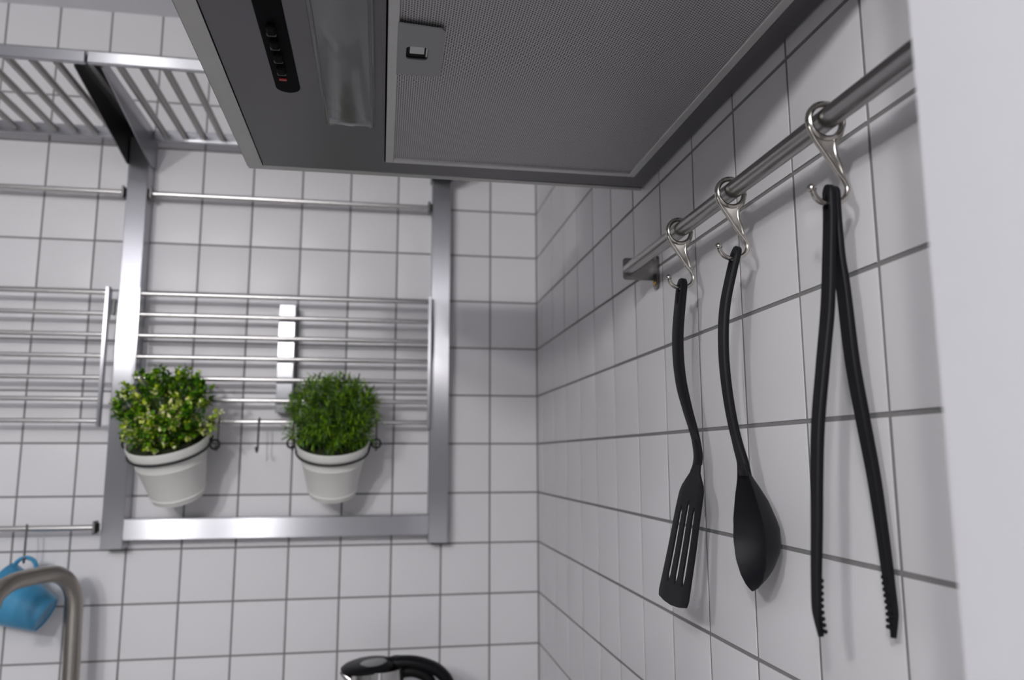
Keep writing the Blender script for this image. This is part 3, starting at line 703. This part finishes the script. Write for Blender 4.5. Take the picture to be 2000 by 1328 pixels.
# ------------------------------------------------------------------ slotted turner
def strip_section(tk, w, groove=0.0):
    # a axis = y (width), b axis = thickness
    return [(-w/2, -tk*0.25), (-w*0.36, -tk/2), (w*0.36, -tk/2), (w/2, -tk*0.25), (w/2, tk*0.25), (w*0.36, tk/2), (-w*0.36, tk/2), (-w/2, tk*0.25)]
def handle_with_hole(b, path, widths, thick, hole_r, hole_len):
    """path of (x,z) top->down, strip in y; elongated hang hole near the top, built as two side rails around it"""
    P3 = [V((x, 0, z)) for x, z in path]; n = len(P3)
    s = [0]
    for i in range(1, n): s.append(s[-1]+(P3[i]-P3[i-1]).length)
    vs = []; fs = []; rows = []
    for i in range(n):
        tt = (P3[min(i+1, n-1)]-P3[max(i-1, 0)]).normalized(); nx = V((-tt.z, 0, tt.x))
        w = widths(s[i]/s[-1])/2; tk = thick(s[i]/s[-1])/2
        h0 = 0.006; hq = (s[i]-h0)/hole_len
        hw_ = hole_r*math.sqrt(max(0, 1-(2*hq-1)**2)) if 0 < hq < 1 else 0.0
        if s[i] < w: w *= max(0.35, math.sqrt(max(0.0, 1-(1-s[i]/w)**2)))
        rows.append((P3[i], nx, w, tk, max(hw_, 0.0)))
    for (p, nx, w, tk, h) in rows:
        ed = 0.86
        for y, q in ((-w, 0.6), (-w*ed, 1), (-h, 1), (h, 1), (w*ed, 1), (w, 0.6)):
            vs.append(p+V((0, y, 0))+nx*tk*q)
        for y, q in ((-w, 0.6), (-w*ed, 1), (-h, 1), (h, 1), (w*ed, 1), (w, 0.6)):
            vs.append(p+V((0, y, 0))-nx*tk*q)
    for i in range(n-1):
        a, c = i*12, (i+1)*12; hol = rows[i][4] > 0 or rows[i+1][4] > 0
        for q in range(5):
            if q == 2 and hol: continue
            fs.append((a+q, a+q+1, c+q+1, c+q)); fs.append((a+6+q, c+6+q, c+7+q, a+7+q))
        fs.append((a, c, c+6, a+6)); fs.append((a+5, a+11, c+11, c+5))
        if hol: fs.append((a+2, a+8, c+8, c+2)); fs.append((a+3, c+3, c+9, a+9))
    fs.append((0, 6, 7, 1)); fs.append((1, 7, 8, 2)); fs.append((2, 8, 9, 3)); fs.append((3, 9, 10, 4)); fs.append((4, 10, 11, 5))
    e = (n-1)*12
    for q in range(5): fs.append((e+q, e+q+1, e+q+7, e+q+6))
    b.add(vs, fs)

def lerp_tab(tab, u):
    for (a, va), (c, vc) in zip(tab, tab[1:]):
        if u <= c: return va+(vc-va)*(u-a)/(c-a)
    return tab[-1][1]
zt = 0.0015
spath = spline([(-0.0335, -0.3530), (-0.0372, -0.3800), (-0.0402, -0.4071), (-0.0406, -0.4324), (-0.0384, -0.4574), (-0.0330, -0.4821), (-0.0265, -0.5067), (-0.0240, -0.5250), (-0.0252, -0.5350)], 8)
t = thing('slotted_turner', 'black nylon slotted turner hanging farthest from the camera on the rail', 'spatula', (RX, hy[2], -0.3530), 'black nylon utensils on the right wall')
o_ = V((RX, 0, -0.3530))
b = MB(); handle_with_hole(b, [(x-o_.x, z-o_.z) for x, z in spath], lambda u: lerp_tab([(0, 0.020), (0.25, 0.0200), (0.6, 0.0175), (0.85, 0.0125), (1, 0.016)], u), lambda u: lerp_tab([(0, 0.0055), (0.6, 0.0055), (1, 0.0040)], u), 0.0042, 0.020)
b.build('handle', M_NYLON, t, 45)
# blade: flat plate with three slots, in (y, s) where s runs down the blade
bl_path = spline([(-0.0250, -0.5330), (-0.0300, -0.5510), (-0.0366, -0.5790), (-0.0446, -0.6165), (-0.0545, -0.6590)], 6)
cum = [0]
for i in range(1, len(bl_path)): cum.append(cum[-1]+math.dist(bl_path[i], bl_path[i-1]))
BL = cum[-1]
def on_blade(y, s, off):
    s = max(0, min(BL*1.05, s)); i = 0
    while i < len(cum)-2 and cum[i+1] < s: i += 1
    f_ = (s-cum[i])/(cum[i+1]-cum[i]); (xa, za), (xb, zb) = bl_path[i], bl_path[i+1]
    dx, dz = xb-xa, zb-za; l = math.hypot(dx, dz)
    return V((xa+dx*f_-dz/l*off-o_.x, y, za+dz*f_+dx/l*off-o_.z))
def half_w(s):
    return lerp_tab([(0, 0.008), (0.010, 0.0120), (0.022, 0.0255), (0.028, 0.0290), (0.04, 0.0305), (0.08, 0.0335), (BL-0.004, 0.0370), (BL, 0.0345)], s)
b = MB(); ss = [0, 0.005, 0.010, 0.016, 0.022, 0.028, 0.032]+[0.036+0.0065*k for k in range(13)]+[BL-0.011, BL-0.008, BL-0.005, BL-0.002, BL]
ss = sorted(set(round(q, 5) for q in ss if q <= BL))
S0, S1 = 0.0360, 0.1130
slots = [(-0.0185, 0.0055), (0.0, 0.0), (0.0185, 0.0055)]
SW = 0.0036
def row_y(s):
    w = half_w(s); ys = [-w, -w+0.0012]
    for c, sh in slots:
        cc = c*(0.75+0.25*(s/BL)); q0, q1 = S0+sh, S1+0.0
        ke = min(1.0, max(0.25, (s-q0)/0.006+0.25))*min(1.0, max(0.3, (q1-s)/0.003+0.3))
        k = (0.0026+0.0014*s/BL)*ke
        ys += [cc-k, cc+k]
    return ys+[w-0.0012, w]
rows = [row_y(s) if s > 0.03 else None for s in ss]
vs = []; k = 10
for s, r_ in zip(ss, rows):
    if r_ is None:
        w = half_w(s); r_ = [-w, -w*0.95, -w*0.56, -w*0.50, -w*0.03, w*0.03, w*0.50, w*0.56, w*0.95, w]
    endc = 0.004*(1-(min(1, abs(0)/0.03))**2)
    for y in r_:
        sag = 0.0045*(1-(y/0.037)**2)*max(0, (s-(BL-0.02))/0.02) if s > BL-0.02 else 0
        for of in (0.0009, -0.0009):
            e_ = 0.4 if abs(y) >= half_w(s)-1e-6 else 1
            vs.append(on_blade(y, s+sag, of*e_+0.003*(0 if s < 0.01 else 0)))
fs = []
for i in range(len(ss)-1):
    a, c = i*2*k, (i+1)*2*k; sm = (ss[i]+ss[i+1])/2
    for q in range(k-1):
        hole = False
        if rows[i] is not None:
            for j, (cc, sh) in enumerate(slots):
                if q == 2+2*j and S0+sh <= sm <= S1: hole = True
        if hole:
            continue
        fs += [(a+2*q, a+2*q+2, c+2*q+2, c+2*q), (a+2*q+1, c+2*q+1, c+2*q+3, a+2*q+3)]
    fs += [(a, c, c+1, a+1), (a+2*k-2, a+2*k-1, c+2*k-1, c+2*k-2)]
    if rows[i] is not None:
        for j, (cc, sh) in enumerate(slots):
            if S0+sh <= sm <= S1:
                q = 2+2*j; fs += [(a+2*q, a+2*q+1, c+2*q+1, c+2*q), (a+2*q+2, c+2*q+2, c+2*q+3, a+2*q+3)]
                if not (S0+sh <= (ss[i-1]+ss[i])/2 <= S1): fs.append((a+2*q, a+2*q+2, a+2*q+3, a+2*q+1))
                if i+2 < len(ss) and not (S0+sh <= (ss[i+1]+ss[i+2])/2 <= S1): fs.append((c+2*q, c+2*q+1, c+2*q+3, c+2*q+2))
e = (len(ss)-1)*2*k
for q in range(k-1): fs.append((e+2*q, e+2*q+2, e+2*q+3, e+2*q+1)); fs.append((2*q, 2*q+1, 2*q+3, 2*q+2))
b.add(vs, fs); b.build('slotted_blade', M_NYLON, t, 35)

# ------------------------------------------------------------------ serving spoon
t = thing('serving_spoon', 'black nylon serving spoon with deep bowl hanging between turner and tongs', 'spoon', (RX, hy[1], -0.3530), 'black nylon utensils on the right wall')
spath = spline([(-0.0312, -0.3520), (-0.0385, -0.3776), (-0.0440, -0.3996), (-0.0468, -0.4213), (-0.0475, -0.4470), (-0.0460, -0.4724), (-0.0427, -0.4975), (-0.0385, -0.5181), (-0.0355, -0.5300), (-0.0335, -0.5420)], 8)
b = MB(); handle_with_hole(b, [(x-o_.x, z-o_.z) for x, z in spath], lambda u: lerp_tab([(0, 0.0135), (0.3, 0.0125), (0.65, 0.0105), (0.85, 0.0100), (1, 0.0150)], u), lambda u: lerp_tab([(0, 0.0050), (0.7, 0.0052), (1, 0.0050)], u), 0.0030, 0.016)
b.build('handle', M_NYLON, t, 45)
b = MB(); NU, NV = 22, 16
zA, zB = -0.5330, -0.6325
def bowl_pt(u, v, inner):
    # u 0..1 down, v -1..1 across
    wt = lerp_tab([(0, 0.0070), (0.10, 0.0105), (0.25, 0.0185), (0.45, 0.0265), (0.62, 0.0290), (0.78, 0.0262), (0.90, 0.0185), (0.97, 0.0095), (1, 0.001)], u)
    dp = lerp_tab([(0, 0.003), (0.12, 0.008), (0.3, 0.0180), (0.5, 0.0245), (0.68, 0.0240), (0.84, 0.0160), (0.94, 0.0065), (1, 0.0)], u)
    rim = lerp_tab([(0, -0.0370), (0.15, -0.0350), (0.5, -0.0330), (1, -0.0325)], u)
    z = zA+(zB-zA)*u
    k_ = 1-abs(v)**2.2
    if inner: return V((rim+max(0, dp-0.0022)*k_-o_.x, v*(wt-0.0012), z+(0.0018*(u-0.5)*0)-o_.z))
    return V((rim+dp*k_+0.0002-o_.x, v*wt, z-o_.z))
vs = []
for inner in (0, 1):
    for i in range(NU+1):
        u = 1-(1-i/NU)**1.35
        for j in range(NV+1):
            vs.append(bowl_pt(u, math.sin((-1+2*j/NV)*PI/2), inner))
st_ = (NU+1)*(NV+1); fs = []
for i in range(NU):
    for j in range(NV):
        a = i*(NV+1)+j; fs.append((a, a+1, a+NV+2, a+NV+1)); fs.append((st_+a, st_+a+NV+1, st_+a+NV+2, st_+a+1))
    a = i*(NV+1); c = a+NV+1; fs.append((a, c, st_+c, st_+a)); a += NV; c += NV; fs.append((a, st_+a, st_+c, c))
for j in range(NV): fs.append((j, st_+j, st_+j+1, j+1)); a = NU*(NV+1)+j; fs.append((a, a+1, st_+a+1, st_+a))
b.add(vs, fs); b.build('spoon_bowl', M_NYLON, t, 50)

# ------------------------------------------------------------------ tongs
t = thing('kitchen_tongs', 'open black nylon tongs with toothed tips hanging nearest the camera', 'tongs', (RX, hy[0], -0.3500), 'black nylon utensils on the right wall')
o_ = V((RX, 0, -0.3500))
fp_ = spline([(-0.0358, -0.3490), (-0.0364, -0.3700), (-0.0386, -0.3970), (-0.0420, -0.4319), (-0.0480, -0.4700), (-0.0545, -0.5139), (-0.0588, -0.5720), (-0.0612, -0.6041), (-0.0618, -0.6200), (-0.0600, -0.6345)], 8)
b = MB(); handle_with_hole(b, [(x-o_.x, z-o_.z) for x, z in fp_], lambda u: lerp_tab([(0, 0.0105), (0.3, 0.0115), (0.6, 0.0095), (0.85, 0.0075), (0.95, 0.0068), (1, 0.002)], u), lambda u: lerp_tab([(0, 0.0042), (0.5, 0.0048), (0.85, 0.0042), (1, 0.003)], u), 0.0026, 0.020)
b.build('front_arm', M_NYLON, t, 45)
bp_ = spline([(-0.0318, -0.3500), (-0.0322, -0.3700), (-0.0318, -0.3975), (-0.0300, -0.4180), (-0.0272, -0.4649), (-0.0224, -0.5041), (-0.0178, -0.5382), (-0.0146, -0.5727), (-0.0122, -0.6055), (-0.0110, -0.6230), (-0.0120, -0.6372)], 8)
b = MB(); handle_with_hole(b, [(x-o_.x, z-o_.z) for x, z in bp_], lambda u: lerp_tab([(0, 0.0105), (0.3, 0.0115), (0.6, 0.0095), (0.85, 0.0075), (0.95, 0.0068), (1, 0.002)], u), lambda u: lerp_tab([(0, 0.0034), (0.2, 0.0042), (0.5, 0.0052), (0.85, 0.0046), (1, 0.003)], u), 0.0026, 0.020)
b.build('back_arm', M_NYLON, t, 45)
for (pp, s) in ((fp_, 1), (bp_, -1)):
    for k in range(9):
        z = -0.6015-0.0037*k
        x = None
        for (xa, za), (xb, zb) in zip(pp, pp[1:]):
            if za >= z >= zb: x = xa+(xb-xa)*(z-za)/(zb-za)
        if x is None: continue
        b = MB(); b.tube([(x+s*0.0017-o_.x, -0.0034, z-o_.z), (x+s*0.0017-o_.x, 0.0034, z-o_.z)], 0.0014, 8); b.build('tooth', M_NYLON, t)
# every object above that hangs in the hook planes is placed by its thing's y
print('objects', len(bpy.data.objects))
